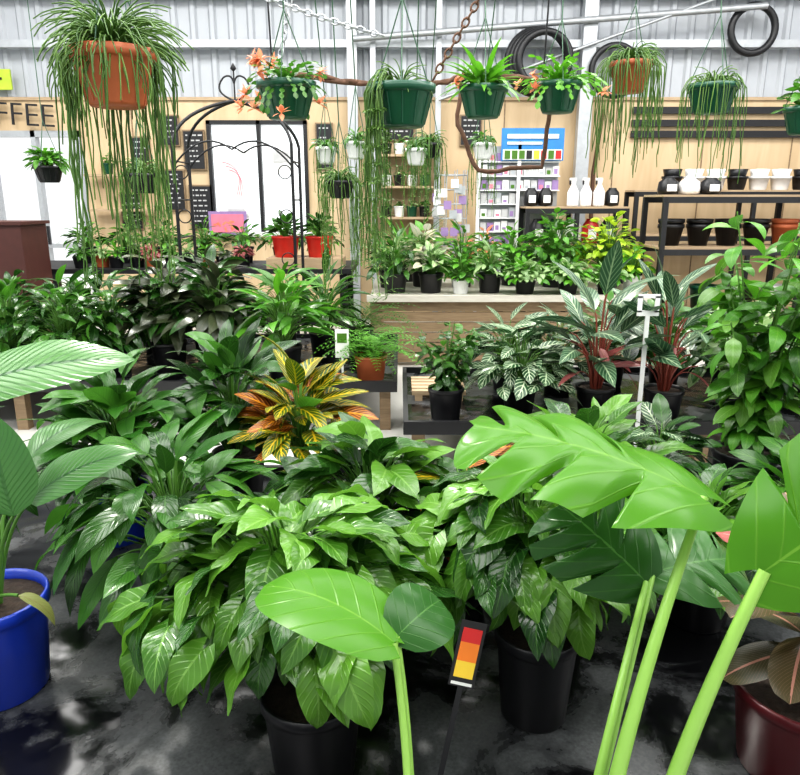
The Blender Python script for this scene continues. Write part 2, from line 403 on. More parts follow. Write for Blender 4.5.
mb=MB(); box(mb,-5.6,-5.1,9.9,9.93,3.05,3.3,YG)
for i in range(3): box(mb,-5.5,-5.5+R(.2,.3),9.89,9.901,3.1+i*.07,3.13+i*.07,BLACK)
mb.done('lime_sign')
mb=MB()
for z in (2.76,2.6,2.46): box(mb,3.1,7.0,9.94,9.98,z,z+.085,BLACK)
mb.done('wall_slat_rack')
mb=MB(); torus(mb,4.5,9.8,3.75,.28,.045,IRON,Matrix.Rotation(math.pi/2,3,'X'),36,10); mb.done('hose_coil')
mb=MB()
for k in range(4): torus(mb,1.75+k*.02,9.7-k*.06,3.35,.38-k*.02,.045,IRON,Matrix.Rotation(math.pi/2,3,'X'),36,8)
torus(mb,2.75,9.7,3.25,.3,.04,IRON,Matrix.Rotation(math.pi/2,3,'X'),36,8)
mb.done('irrigation_pipe_coil')
mb=MB(); tube(mb,[(2.62,9.85,1.0),(2.6,9.85,2.0),(2.68,9.85,2.8)],.03,.025,RUST,8); mb.done('timber_stake')
mb=MB()
for z in (1.4,1.8,2.2): box(mb,-.26,.44,9.62,9.98,z,z+.03,CREAM)
mb.done('wall_shelf')
mb=MB()
for z in (1.5,1.95): box(mb,-4.2,-3.3,9.7,9.94,z,z+.03,CREAM)
mb.done('wall_shelf')
for i in range(14):
    if i<12: xx=-.18+.17*(i%4); z=1.43+.4*(i//4)
    else: xx=-3.9+.4*(i-12); z=1.98
    mb=MB(); pot(mb,xx,9.78,z,.075,.14,[BLACKP,WHITEP,GREENP,BLACKP,WHITEP][i%5],seg=16); bush(mb,xx,9.78,z+.12,.04,.12,12,.09,.05,'ovate',[L_mid,L_pale],nt=4,nw=2); mb.done('shelf_pot_plant')

# ------------------------------------------------------------ benches
def bench(name,x0,x1,y0,y1,z,top=WET,rimh=.04,rim=BLACK,legs=WOOD):
    mb=MB(); box(mb,x0,x1,y0,y1,z-.03,z,top)
    for a in ((x0-.03,x1+.03,y0-.03,y0),(x0-.03,x1+.03,y1,y1+.03),(x0-.03,x0,y0,y1),(x1,x1+.03,y0,y1)):
        box(mb,*a,z-.04,z+rimh,rim)
    nx=max(2,int((x1-x0)/1.2)+1)
    for i in range(nx):
        xx=x0+.06+(x1-x0-.12)*i/(nx-1)
        for yy in (y0+.08,y1-.08): box(mb,xx-.04,xx+.04,yy-.04,yy+.04,0,z-.03,legs)
    return mb.done(name)
ZB=.35
bench('black_plant_bench',-2.3,2.3,.55,3.2,ZB)
bench('black_plant_bench',.05,3.6,3.95,5.3,ZB)
bench('black_plant_bench',-4.2,-.05,4.9,6.7,ZB)
mb=MB()
box(mb,-.3,2.55,6.98,8.6,.68,.72,WTOP); box(mb,-.33,2.58,6.94,6.98,.67,.735,WTOP)
for i in range(6): box(mb,-.3,2.55,7.02,7.05,.04+i*.105,.135+i*.105,WOOD)
for xx in (-.25,1.2,2.5):
    for yy in (7.1,8.5): box(mb,xx-.05,xx+.05,yy-.05,yy+.05,0,.68,WOOD)
mb.done('timber_display_bench')
mb=MB(); box(mb,-4.2,-.5,7.4,8.5,.9,.95,BLACK)
for xx in (-4.1,-2.3,-.6):
    for yy in (7.5,8.4): box(mb,xx-.04,xx+.04,yy-.04,yy+.04,0,.9,BLACK)
box(mb,-4.15,-.55,7.45,8.45,.35,.39,BLACK)
box(mb,-1.4,-.6,7.42,7.85,.95,1.06,CREAM)
mb.done('display_table')
mb=MB()
for i in range(5): box(mb,.08,.44,4.5+i*.085,4.56+i*.085,.39,.42,CREAM)
for xx in (.1,.37): box(mb,xx,xx+.05,4.5,4.9,.35,.39,CREAM)
mb.done('timber_pallet')
mb=MB(); box(mb,-4.3,-3.6,6.8,7.3,0,1.42,BROWN); box(mb,-4.33,-3.57,6.77,7.33,1.42,1.45,BROWN); box(mb,-3.96,-3.94,6.79,6.8,.1,1.35,BLACK); mb.done('brown_cabinet')

def rack(x0,x1,y0,y1,shelves,top,name='black_shelving_rack'):
    mb=MB()
    for xx in (x0,(x0+x1)/2,x1):
        for yy in (y0,y1): box(mb,xx-.025,xx+.025,yy-.025,yy+.025,0,top,BLACK)
    for z in shelves:
        box(mb,x0,x1,y0-.03,y0,z-.06,z,BLACK); box(mb,x0,x1,y1,y1+.03,z-.06,z,BLACK)
        k=5
        for i in range(k): 
            a=y0+(y1-y0)*i/k; box(mb,x0-.03,x1+.03,a,a+(y1-y0)/k-.015,z,z+.022,CREAM)
    return mb.done(name)
rack(2.68,5.6,7.3,7.9,(.45,1.16,1.68),1.68)
rack(1.55,2.75,8.75,9.2,(.6,1.1,1.55),1.55)
rack(3.0,6.0,9.2,9.6,(1.2,1.75),1.75)
def bag(x,y,z,w,h,mat):
    mb=MB(); lathe(mb,[(.001,0),(w*.5,.01),(w*.55,h*.3),(w*.5,h*.75),(w*.28,h*.95),(w*.3,h),(.001,h)],x,y,z,mat,12); box(mb,x-w*.25,x+w*.25,y-w*.56,y-w*.53,z+h*.2,z+h*.6,PAPER); mb.done('potting_mix_bag')
for i,x_ in enumerate((2.8,3.02,3.24)): bag(x_,7.6,1.703,.2,.17,[BLACKP,WHITEP,BLACKP][i])
for i in range(7):
    mb=MB(); x_=3.5+i*.28
    lathe(mb,[(.09,0),(.1,.02),(.12,.14),(.13,.14),(.13,.17),(.1,.17)],x_,9.4,1.773,[BLACKP,WHITEP,WHITEP][i%3],16); lathe(mb,[(.09,0),(.1,.02),(.12,.1),(.001,.1)],x_,9.4,1.93,[BLACKP,WHITEP,WHITEP][i%3],16); mb.done('stacked_pots')
for i in range(9):
    mb=MB(); x_=2.87+i*.3; big=i>2; mt=[TERRA,WHITEP,TERRA,BLACKP][i%4] if big else BLACKP
    for k in range(2): lathe(mb,[(.001,0),(.09,0),(.125,.18),(.135,.18),(.135,.22),(.11,.22),(.09,.05)],x_,7.6,1.183+.055*k,mt,18)
    mb.done('stacked_pots')
for i in range(7):
    mb=MB(); x_=2.92+i*.38; lathe(mb,[(.001,0),(.12,0),(.15,.25),(.16,.25),(.16,.29),(.13,.29),(.11,.05)],x_,7.6,.473,[BLACKP,GREENP,BLACKP,WHITEP][i%4],18); mb.done('stacked_pots')
for i in range(5): bag(1.72+i*.22,8.97,1.123,.2,.3,[BLACKP,GREENP,PAPER,REDP,BLACKP][i])
for x_ in (2.12,2.28,2.44):
    mb=MB(); lathe(mb,[(.001,0),(.065,0),(.07,.02),(.07,.17),(.03,.25),(.025,.27)],x_,8.9,1.573,WHITEP,18)
    lathe(mb,[(.03,.27),(.03,.31),(.001,.31)],x_,8.9,1.573,WHITEP,12); box(mb,x_-.05,x_+.03,8.88,8.92,1.88,1.91,WHITEP); box(mb,x_-.05,x_-.035,8.89,8.91,1.83,1.88,BLACKP)
    mb.done('spray_bottle')
for x_ in (1.62,1.8,2.62): bag(x_,8.97,1.573,.17,.22,BLACKP)
mb=MB()
for xx in (.98,1.48): box(mb,xx-.02,xx+.02,9.1,9.14,0,2.35,WHITEP)
box(mb,1.0,2.0,9.24,9.26,.3,2.3,STEEL)
for r_ in range(11):
    z=.4+r_*.17; box(mb,1.0,1.5 if z<1.6 else 2.0,9.12,9.24,z,z+.012,WHITEP)
    for c_ in range(5 if z<1.6 else 11):
        x_=1.02+c_*.089; h_=R(.11,.15); box(mb,x_,x_+.078,9.15,9.16,z+.014,z+h_,random.choice((PAPER,PURP,PAPER,STEEL,CHALK,CHALK))); box(mb,x_+.015,x_+.06,9.146,9.15,z+.03,z+R(.06,.1),random.choice((PURP,STEEL,PINK,L_mid,PURP,BLACK,CHALK)))
box(mb,1.25,2.02,9.1,9.12,2.12,2.5,BLUE); box(mb,1.32,1.95,9.09,9.1,2.38,2.43,PAPER); box(mb,1.32,1.75,9.09,9.1,2.31,2.34,PAPER); box(mb,1.27,2.0,9.09,9.1,2.13,2.25,PAPER)
for i in range(8): box(mb,1.29+i*.09,1.36+i*.09,9.085,9.09,2.14,2.24,random.choice((L_mid,RED,YEL,PURP,BLACK)))
mb.done('seed_packet_rack')
mb=MB()
for i in range(8): torus(mb,.62,8.9,.75+i*.17,.2,.006,STEEL,None,20,4)
for k in range(10):
    a=k*.628; tube(mb,[(.62+.2*math.cos(a),8.9+.2*math.sin(a),.0),(.62+.2*math.cos(a),8.9+.2*math.sin(a),2.0)],.006,.006,STEEL,4)
for i in range(26):
    a=R(3.3,6.1); z=.9+R(0,.9); x_=.62+.2*math.cos(a); y_=8.9+.21*math.sin(a); box(mb,x_-.045,x_+.045,y_-.01,y_,z,z+.1,random.choice((PAPER,STEEL,PURP,CHALK)))
mb.done('wire_card_stand')
mb=MB(); cx,cy=-1.55,7.05; hw=.55
for sx in (-1,1):
    for sy in (-.25,.25):
        tube(mb,[(cx+sx*hw,cy+sy,0),(cx+sx*hw,cy+sy,2.15)],.016,.016,IRON,6)
        tube(mb,bez((cx+sx*hw,cy+sy,2.15),(cx+sx*hw*.9,cy+sy*.8,2.45),(cx,cy,2.55),10),.016,.016,IRON,6)
        tube(mb,bez((cx+sx*hw,cy+sy,1.95),(cx+sx*hw*.5,cy+sy,2.3),(cx,cy+sy,2.1),10),.009,.009,IRON,5)
    for z in (.6,.95,1.3,1.65,2.0): tube(mb,[(cx+sx*hw,cy-.25,z),(cx+sx*hw,cy+.25,z)],.008,.008,IRON,5)
    for z in (1.1,1.5,1.9):
        torus(mb,cx+sx*(hw-.07),cy-.25,z,.06,.006,IRON,Matrix.Rotation(math.pi/2,3,'X'),18,5)
for sg in (-1,1):
    tube(mb,bez((cx,cy,2.55),(cx+sg*.22,cy,2.62),(cx+sg*.1,cy,2.75),8),.01,.009,IRON,5)
    tube(mb,bez((cx+sg*.1,cy,2.75),(cx+sg*.02,cy,2.8),(cx,cy,2.7),8),.009,.009,IRON,5)
lathe(mb,[(.001,-.03),(.03,0),(.001,.05)],cx,cy,2.83,IRON,12)
tube(mb,[(cx,cy,2.55),(cx,cy,2.83)],.008,.008,IRON,5)
mb.done('wrought_iron_arch')
def wob(pts,a,n=6):
    out=[]
    for p,q in zip(pts,pts[1:]):
        p,q=Vector(p),Vector(q)
        for i in range(n):
            t=i/n; out.append(p.lerp(q,t)+Vector((R(-a,a),R(-a,a),R(-a,a))))
    out.append(Vector(pts[-1])); return out
mb=MB(); Y=4.75
for _ in range(2): tube(mb,wob([(-.82,Y,2.45),(-.3,Y,2.36),(.1,Y,2.32),(.38,Y,2.40),(.93,Y,2.38)],.014),.016,.013,RUST,6)
tube(mb,wob([(.4,Y,2.42),(.36,Y,2.12),(.5,Y,1.83),(.92,Y,1.85),(.96,Y,2.2),(.9,Y,2.42)],.01),.015,.015,RUST,6)
for xx in (-.8,.9): tube(mb,[(xx,Y,2.42),(xx,4.6,3.45)],.006,.006,IRON,5)
mb.done('hanging_branch_frame')
mb=MB(); chain(mb,(.2,4.55,2.35),(.85,4.55,3.43),.0,RUST,.045,.006); mb.done('steel_chain')
mb=MB(); chain(mb,(1.6,3.6,2.75),(2.9,3.6,2.32),.03,IRON,.045,.006); tube(mb,[(1.6,3.6,2.75),(1.3,3.55,3.43)],.004,.004,IRON,4); mb.done('steel_chain')
mb=MB(); chain(mb,(-.5,4.55,3.43),(-.75,4.7,2.45),.0,STEEL,.045,.006); mb.done('steel_chain')
mb=MB(); chain(mb,(-1.3,4.55,3.0),(-.1,4.6,2.6),.03,STEEL,.04,.005); mb.done('steel_chain')

# ------------------------------------------------------------ hanging baskets
def basket(mb,x,y,z,r,h,mat,rail_y,ztop=3.43):
    zb=z-h/2
    pr=[(.001,0),(r*.62,0),(r*.66,.01),(r*.9,h*.78),(r*.92,h*.8),(r,h*.82),(r*1.01,h),(r*.95,h),(r*.92,h*.88)]
    lathe(mb,pr,x,y,zb,mat,30); lathe(mb,[(r*.92,h*.88),(.001,h*.92)],x,y,zb,SOIL,30)
    for k in range(12):
        a=k*math.pi/6
        tube(mb,[(x+r*.67*math.cos(a),y+r*.67*math.sin(a),zb+.012),(x+r*.905*math.cos(a),y+r*.905*math.sin(a),zb+h*.78)],.004,.004,mat,4)
    hk=(x,y,z+.42+R(-.03,.06))
    for k in range(3):
        a=.5+k*2.094; tube(mb,[(x+r*.98*math.cos(a),y+r*.98*math.sin(a),zb+h*.92),hk],.003,.003,WIRE,4)
    tube(mb,[hk,(x,rail_y,ztop)],.004,.004,WIRE,4)
    return zb+h*.9
def strands(mb,x,y,z,r,n,lmin,lmax,rad,mat=L_str,up=.08,out=.1,leafy=0,ang=None):
    for i in range(n):
        a=R(0,6.283) if ang is None else R(*ang); ro=r*R(.9,1.0)+R(0,out); u=R(.3,1)*up; l=R(lmin,lmax)
        c,s=math.cos(a),math.sin(a)
        pts=bez((x+r*.4*c,y+r*.4*s,z),(x+ro*.7*c,y+ro*.7*s,z+u*2),(x+ro*c,y+ro*s,z-.02),5)
        k=max(2,int(l/.07)); p=pts[-1].copy(); w=R(-.004,.004)
        for j in range(k):
            p=p+Vector((R(-.009,.009)+w,R(-.009,.009),-l/k)); pts.append(p.copy())
            if leafy:
                for sg in (0,1): leaf(mb,p,(R(-1,1),R(-1,1),-.3),leafy,leafy*.45,'ovate',mat,.1,.2,2,2)
        tube(mb,pts,rad,rad*.7,mat,4,R(0,1))
def spray(mb,x,y,z,n,l,rad,mat=L_str,el=(.2,1.4),droop=1.8):
    for i in range(n):
        a=R(0,6.283); e=R(*el); d=Vector((math.cos(a)*math.cos(e),math.sin(a)*math.cos(e),math.sin(e)))
        s=d.cross(Vector((0,0,1))).normalized(); p=Vector((x,y,z))+d*.03; pts=[p.copy()]; L=l*R(.5,1.1)
        for k in range(8):
            p=p+d*L/8; d=Matrix.Rotation(-droop/8*R(.4,1.5),3,s)@Matrix.Rotation(R(-.15,.15),3,'Z')@d; pts.append(p.copy())
        tube(mb,pts,rad,rad*.6,mat,4,R(0,1))
def cactus(mb,x,y,z,n,l,mat,flower=0,seg=.035):
    for i in range(n):
        a=i*2.4; e=R(.1,1.3); d=Vector((math.cos(a)*math.cos(e),math.sin(a)*math.cos(e),math.sin(e)))
        s=d.cross(Vector((0,0,1))).normalized(); p=Vector((x,y,z)); k=int(l*R(.7,1.1)/seg)
        for j in range(k):
            leaf(mb,p,d,seg*1.15,seg*.75,'oval',mat,.15,.1,3,2,R(-.5,.5)); p=p+d*seg; d=Matrix.Rotation(-.22,3,s)@d
        if R(0,1)<flower:
            for q in range(10): leaf(mb,p,(R(-1,1),R(-1,1),R(-.6,1)),.055,.026,'lance',L_flo,.2,.5,3,2)
mb=MB(); zt=basket(mb,-1.07,2.84,2.09,.155,.2,TERRA,2.84); spray(mb,-1.07,2.84,zt,330,.3,.0038,el=(-.1,1.4),droop=2.0)
strands(mb,-1.07,2.84,zt,.155,50,.15,.45,.004,out=.1); strands(mb,-1.07,2.84,zt,.14,44,.45,.85,.004,out=.05,ang=(.2,3.6)); mb.done('hanging_rhipsalis_basket')
mb=MB(); zt=basket(mb,-.554,3.68,2.12,.145,.17,GREENP,3.55); cactus(mb,-.554,3.68,zt,50,.28,L_mid,.2); mb.done('hanging_christmas_cactus_basket')
mb=MB(); zt=basket(mb,.01,3.4,2.06,.15,.18,GREENP,3.55); strands(mb,.01,3.4,zt,.15,52,.35,.92,.003,out=.04,leafy=.028,ang=(1.9,4.2)); spray(mb,.01,3.4,zt,40,.14,.003); mb.done('hanging_string_plant_basket')
mb=MB(); zt=basket(mb,.476,4.3,2.19,.14,.17,GREENP,4.55); straps(mb,.476,4.3,zt,40,.3,.045,L_brt,droop=1.2,el1=.2); cactus(mb,.476,4.3,zt,14,.22,L_mid,.2); bush(mb,.476,4.3,zt,.1,.12,30,.09,.04,'ovate',L_mid,nt=4,nw=2); mb.done('hanging_fern_basket')
mb=MB(); zt=basket(mb,.946,4.5,2.24,.14,.17,GREENP,4.55); cactus(mb,.946,4.5,zt,60,.3,L_brt,.08,.045); mb.done('hanging_christmas_cactus_basket')
mb=MB(); zt=basket(mb,1.46,4.8,2.4,.135,.18,TERRA,4.55); spray(mb,1.46,4.8,zt,110,.22,.004,droop=2.4); strands(mb,1.46,4.8,zt,.14,70,.3,.68,.004,out=.09); mb.done('hanging_rhipsalis_basket')
mb=MB(); zt=basket(mb,1.828,4.4,2.22,.145,.16,GREENP,4.55); spray(mb,1.828,4.4,zt,40,.14,.004); strands(mb,1.828,4.4,zt,.14,46,.15,.55,.0035,out=.05); mb.done('hanging_string_plant_basket')
mb=MB(); zt=basket(mb,2.5,4.6,2.12,.13,.16,GREENP,4.55); cactus(mb,2.5,4.6,zt,30,.22,L_mid,0,.05); bush(mb,2.5,4.6,zt,.1,.2,20,.12,.05,'ovate',L_mid,nt=4,nw=2); mb.done('hanging_trailing_basket')
mb=MB(); zt=basket(mb,-3.12,6.5,1.87,.125,.14,BLACKP,6.5); bush(mb,-3.12,6.5,zt,.12,.15,90,.12,.05,'lance',[L_brt,L_mid],nt=4,nw=2); mb.done('hanging_small_basket')
for (x_,y_,z_) in ((-.32,5.4,2.0),(.12,5.5,1.96),(.62,5.5,2.0),(-.55,5.5,1.97)):
    mb=MB(); zt=basket(mb,x_,y_,z_,.08,.12,WHITEP,4.55); bush(mb,x_,y_,zt,.06,.08,24,.1,.03,'lance',L_mid,nt=4,nw=2,droop=1.5); strands(mb,x_,y_,zt,.08,24,.1,.5,.003,out=.03,leafy=.02); mb.done('hanging_white_pot')
for (x_,y_,z_,ln) in ((-1.62,4.6,1.75,.5),(-.42,5.1,1.72,.7),(.25,6.2,2.05,.5)):
    mb=MB(); zt=basket(mb,x_,y_,z_,.1,.12,BLACKP,4.55); spray(mb,x_,y_,zt,50,.16,.004); strands(mb,x_,y_,zt,.1,50,.2,ln,.0035,out=.06,leafy=.022); mb.done('hanging_trailing_basket')
mb=MB(); zt=basket(mb,-1.75,2.55,2.5,.13,.15,BLACKP,2.84)
tube(mb,bez((-1.75,2.55,zt),(-1.6,2.5,2.6),(-1.4,2.45,2.34),8),.004,.003,STEM,5)
for p in ((-1.37,2.45,2.38),(-1.33,2.45,2.34),(-1.4,2.45,2.34),(-1.37,2.45,2.31)):
    for k in range(7):
        a=k*.9; leaf(mb,p,(math.cos(a),-.4,math.sin(a)),.06,.045,'round',L_whi,.1,.4,4,4,nrm=(0,-1,0))
bush(mb,-1.75,2.55,zt,.08,.06,14,.16,.07,'strap',L_mid); mb.done('hanging_white_flower_basket')

# ------------------------------------------------------------ foreground plants
FB=dict(droop=1.0,fold=.3,nt=10,nw=6,el0=.8,wav=.09,sr=.003)
mb=MB(); pot(mb,-.2,1.36,ZB,.118,.23,BLACKP)
bush(mb,-.26,1.5,ZB+.22,.36,.42,210,.165,.095,'arrow',[L_phil,L_phil,L_phil,L_dkphil],hmin=.55,el1=-.6,fall=.5,sq=.72,**FB); mb.done('potted_philodendron')
mb=MB(); pot(mb,.35,1.56,ZB,.108,.25,BLACKP)
bush(mb,.33,1.68,ZB+.25,.3,.38,180,.155,.09,'arrow',[L_phil,L_phil,L_dkphil],hmin=.5,el1=-.6,fall=.5,sq=.75,**FB); mb.done('potted_philodendron')
mb=MB(); pot(mb,-.1,2.15,ZB,.11,.22,BLACKP); bush(mb,-.1,2.15,ZB+.2,.3,.36,140,.18,.095,'arrow',[L_phil,L_dkphil],droop=.9,nt=8,nw=4,wav=.06); mb.done('potted_philodendron')
mb=MB(); pot(mb,.62,2.25,ZB,.11,.22,BLACKP); bush(mb,.62,2.25,ZB+.2,.32,.4,160,.17,.095,'arrow',[L_phil,L_phil,L_dkphil],droop=.9,nt=8,nw=4,wav=.06); mb.done('potted_philodendron')
mb=MB(); pot(mb,.95,1.98,ZB,.11,.22,BLACKP); bush(mb,.95,1.98,ZB+.2,.24,.26,110,.15,.08,'arrow',[L_dkphil,L_phil],nt=8,nw=4,wav=.05); mb.done('potted_philodendron')
mb=MB(); pot(mb,-.7,2.0,ZB,.11,.22,BLACKP); bush(mb,-.7,2.0,ZB+.2,.27,.4,90,.22,.085,'lance',[L_lily,L_dkphil],droop=1.0,nt=9,nw=4,wav=.03); mb.done('potted_peace_lily')
mb=MB(); pot(mb,.2,2.1,ZB,.1,.2,BLACKP); bush(mb,.2,2.1,ZB+.2,.15,.34,30,.2,.055,'lance',[L_crotr,L_crot,L_dkphil],droop=.8); mb.done('potted_croton')
mb=MB(); pot(mb,-1.12,2.55,ZB,.13,.22,BLUEP); bush(mb,-1.1,2.6,ZB+.2,.24,.44,150,.22,.09,'lance',[L_lily,L_lily,L_dkphil],droop=1.1,nt=9,nw=4,el0=1.2,el1=0,wav=.03); mb.done('potted_peace_lily')
mb=MB(); pot(mb,-.72,2.95,ZB,.12,.22,BLACKP); bush(mb,-.74,2.95,ZB+.2,.2,.5,110,.24,.09,'lance',[L_lily,L_dkphil],droop=1.0,nt=9,nw=4,el0=1.3,el1=.2,wav=.03); mb.done('potted_peace_lily')
mb=MB(); pot(mb,-.38,2.65,ZB,.12,.22,BLACKP); tube(mb,[(-.38,2.65,.55),(-.4,2.65,.85)],.009,.007,STEM,6)
bush(mb,-.4,2.65,ZB+.28,.13,.36,76,.22,.085,'ovate',[L_crot,L_crot,L_crotr,L_mid,L_crot],droop=.8,nt=9,nw=4,el0=1.2,el1=0); mb.done('potted_croton')
mb=MB(); pot(mb,-1.6,2.2,ZB,.12,.22,BLACKP); bush(mb,-1.6,2.2,ZB+.2,.22,.4,90,.24,.08,'lance',L_dkphil,droop=1.1); mb.done('potted_peace_lily')
# blue pot paddle-leaf plant
mb=MB(); bx,by=-1.1,1.66; pot(mb,bx,by,ZB,.148,.28,BLUEP,.8)
box(mb,bx+.015,bx+.022,by-.141,by-.128,.48,.53,WHITEP); box(mb,bx+.035,bx+.055,by-.139,by-.125,.48,.487,WHITEP); box(mb,bx+.035,bx+.055,by-.139,by-.125,.5,.507,WHITEP); box(mb,bx+.035,bx+.055,by-.139,by-.125,.523,.53,WHITEP); box(mb,bx+.05,bx+.056,by-.139,by-.125,.48,.53,WHITEP)
def pleaf(mb,b0,att,d,L,W,shape,mat,r0=.006,r1=.004,stem=STEM,ctrl=None,**k):
    a=Vector(att); b0=Vector(b0)
    if ctrl is None: ctrl=Vector((b0.x*.7+a.x*.3,b0.y*.7+a.y*.3,b0.z*.3+a.z*.7))
    tube(mb,bez(b0,ctrl,a,12),r0,r1,stem,8,.6)
    leaf(mb,a,d,L,W,shape,mat,**k)
K=dict(nt=14,nw=8,wav=.02)
pleaf(mb,(bx,by,.6),(-1.12,1.7,1.18),(1,.05,.45),.45,.2,'ovate',L_bigl,fold=.15,droop=.7,nrm=(0,-.6,1),**K)
pleaf(mb,(bx+.03,by,.6),(-.95,1.58,.9),(-.12,-.05,1),.26,.17,'ovate',L_bigl,fold=.2,droop=.4,nrm=(.1,-1,.2),**K)
pleaf(mb,(bx+.03,by,.6),(-.93,1.62,.92),(1,.05,.9),.3,.14,'ovate',L_bigl,fold=.2,droop=.9,nrm=(0,-.5,1),**K)
pleaf(mb,(bx,by,.6),(-1.2,1.5,.9),(-.3,-.8,.3),.3,.15,'ovate',L_bigl,fold=.2,droop=.9,**K)
pleaf(mb,(bx,by,.6),(-1.25,1.8,1.0),(-.8,.5,.5),.35,.16,'ovate',L_bigl,fold=.2,droop=.9,**K)
pleaf(mb,(bx,by,.6),(-1.04,1.85,.95),(.4,.8,.6),.3,.14,'ovate',L_bigl,fold=.2,droop=1.1,**K)
pleaf(mb,(bx,by,.6),(-.97,1.58,.68),(.9,.1,-.3),.13,.05,'ovate',L_brn,fold=.3,droop=1.2,**K)
pleaf(mb,(bx,by,.6),(-1.0,1.5,.74),(-.3,-.6,-.1),.16,.09,'ovate',L_bigl,fold=.2,droop=.9,**K)
for i in range(5): tube(mb,[(bx+R(-.04,.04),by+R(-.04,.04),.59),(bx+R(-.08,.1),by+R(-.08,.08),.85)],.005,.003,STEM,6)
mb.done('potted_broadleaf_plant')
# monstera
mb=MB(); pot(mb,.36,.93,ZB,.14,.23,BLACKP)
KM=dict(nt=90,nw=12,shape='mon')
pleaf(mb,(.33,.92,.58),(.54,1.15,1.14),(-1,.24,.5),.43,.37,mat=L_mon,fold=.1,droop=.45,nrm=(.3,-.2,1),r0=.016,r1=.008,stem=STEMT,ctrl=(.36,.95,.85),**KM)
pleaf(mb,(.40,.9,.58),(.58,1.0,1.08),(.9,.15,.6),.34,.28,mat=L_mon,fold=.1,droop=.2,nrm=(-.3,-1,.5),r0=.016,r1=.01,stem=STEMT,ctrl=(.44,.93,.8),**KM)
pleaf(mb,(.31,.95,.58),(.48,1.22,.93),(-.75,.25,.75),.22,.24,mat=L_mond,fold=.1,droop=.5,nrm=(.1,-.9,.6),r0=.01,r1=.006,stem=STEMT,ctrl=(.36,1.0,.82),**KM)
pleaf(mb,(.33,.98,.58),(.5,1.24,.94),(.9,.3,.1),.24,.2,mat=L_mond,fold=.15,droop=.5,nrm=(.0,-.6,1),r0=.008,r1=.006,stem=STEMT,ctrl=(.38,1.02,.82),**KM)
mb.done('potted_monstera')
mb=MB(); pot(mb,.02,.78,ZB,.12,.22,BLACKP)
pleaf(mb,(.02,.78,.56),(-.01,.95,.985),(-.85,.38,.55),.25,.18,'round',L_mon,fold=.12,droop=.8,nrm=(.2,-.12,1),r0=.008,r1=.006,stem=STEMT,ctrl=(.02,.9,.8),nt=16,nw=10)
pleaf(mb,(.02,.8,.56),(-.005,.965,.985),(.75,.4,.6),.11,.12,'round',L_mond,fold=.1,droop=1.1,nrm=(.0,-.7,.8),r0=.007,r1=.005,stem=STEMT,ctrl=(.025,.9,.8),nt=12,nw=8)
mb.done('potted_young_monstera')
# rubber plant
mb=MB(); pot(mb,.93,1.38,ZB,.15,.22,MAROON); tube(mb,[(.93,1.38,.55),(.89,1.38,.93)],.01,.007,STEMR,8)
for i in range(16):
    a=i*2.4+3.1; el=.7-.06*(15-i); z_=.66+.017*i
    leaf(mb,(.925-.035*i/16+.02*math.cos(a),1.38+.02*math.sin(a),z_),(math.cos(a),math.sin(a),el),R(.17,.21),.11,'oval',[L_rub,L_rubr,L_rub][i%3],.15,.6,10,6,R(-.3,.3))
mb.done('potted_rubber_plant')
mb=MB(); M=Matrix.Translation((.145,1.3,.71))@Matrix.Rotation(math.radians(14),4,'Y')@Matrix.Rotation(math.radians(-18),4,'X')
box(mb,-.028,.028,0,.002,-.07,.07,BLACK,M); box(mb,-.021,.021,-.002,0,-.05,-.015,YEL,M); box(mb,-.021,.021,-.002,0,-.015,.025,ORNG,M); box(mb,-.021,.021,-.002,0,.025,.055,RED,M)
box(mb,-.023,.023,-.0015,0,-.066,-.06,PAPER,M); box(mb,-.006,.006,0,.002,-.35,-.07,BLACK,M)
mb.done('plant_label')

# ------------------------------------------------------------ right mid bench
def potted(name,x,y,z,r,h,pm,fn):
    mb=MB(); pot(mb,x,y,z,r,h,pm,seg=20); fn(mb,x,y,z+h*.9); return mb.done(name)
for (x_,y_,n) in ((.75,4.25,80),(1.1,4.75,60),(.75,4.8,70)):
    potted('potted_calathea',x_,y_,ZB,.11,.16,BLACKP,lambda m,x,y,z:bush(m,x,y,z,.27,.38,n,.2,.1,'ovate',L_cal,nt=7,nw=4,el0=.8,el1=-.3,hmin=.4))
for (x_,y_,h_) in ((1.2,4.15,.6),(1.6,4.1,.64)):
    potted('potted_stromanthe',x_,y_,ZB,.12,.2,BLACKP,lambda m,x,y,z:(bush(m,x,y,z,.2,h_,30,.4,.11,'lance',[L_strom,L_strom],STEMR,droop=.6,nt=9,nw=4,el0=1.3,el1=.3,hmin=.4,sr=.004),bush(m,x,y,z,.14,h_*.6,6,.26,.06,'lance',L_pink,STEMR)))
potted('potted_ficus',.28,4.12,ZB,.11,.2,BLACKP,lambda m,x,y,z:stemplant(m,x,y,z,.42,.2,12,18,.09,.05,'ovate',[L_mid,L_dkphil]))
for (x_,y_,mt) in ((1.5,4.9,[L_cal,L_mid]),(1.9,4.9,[L_mid,L_dkphil]),(2.5,4.4,[L_mid,L_brt]),(2.1,4.25,[L_dkphil,L_pale]),(3.0,4.9,[L_mid,L_dkphil]),(2.4,5.0,[L_mid,L_brt]),(2.95,4.35,[L_mid,L_dkphil])):
    potted('potted_foliage_plant',x_,y_,ZB,.12,.2,BLACKP,lambda m,x,y,z:bush(m,x,y,z,.26,.44,110,.17,.08,'ovate',mt,nt=6,nw=4))
potted('potted_tall_shrub',1.52,2.9,ZB,.14,.24,BLACKP,lambda m,x,y,z:stemplant(m,x,y,z,1.0,.3,16,26,.14,.065,'ovate',[L_mid,L_brt,L_phil],droop=1.1))
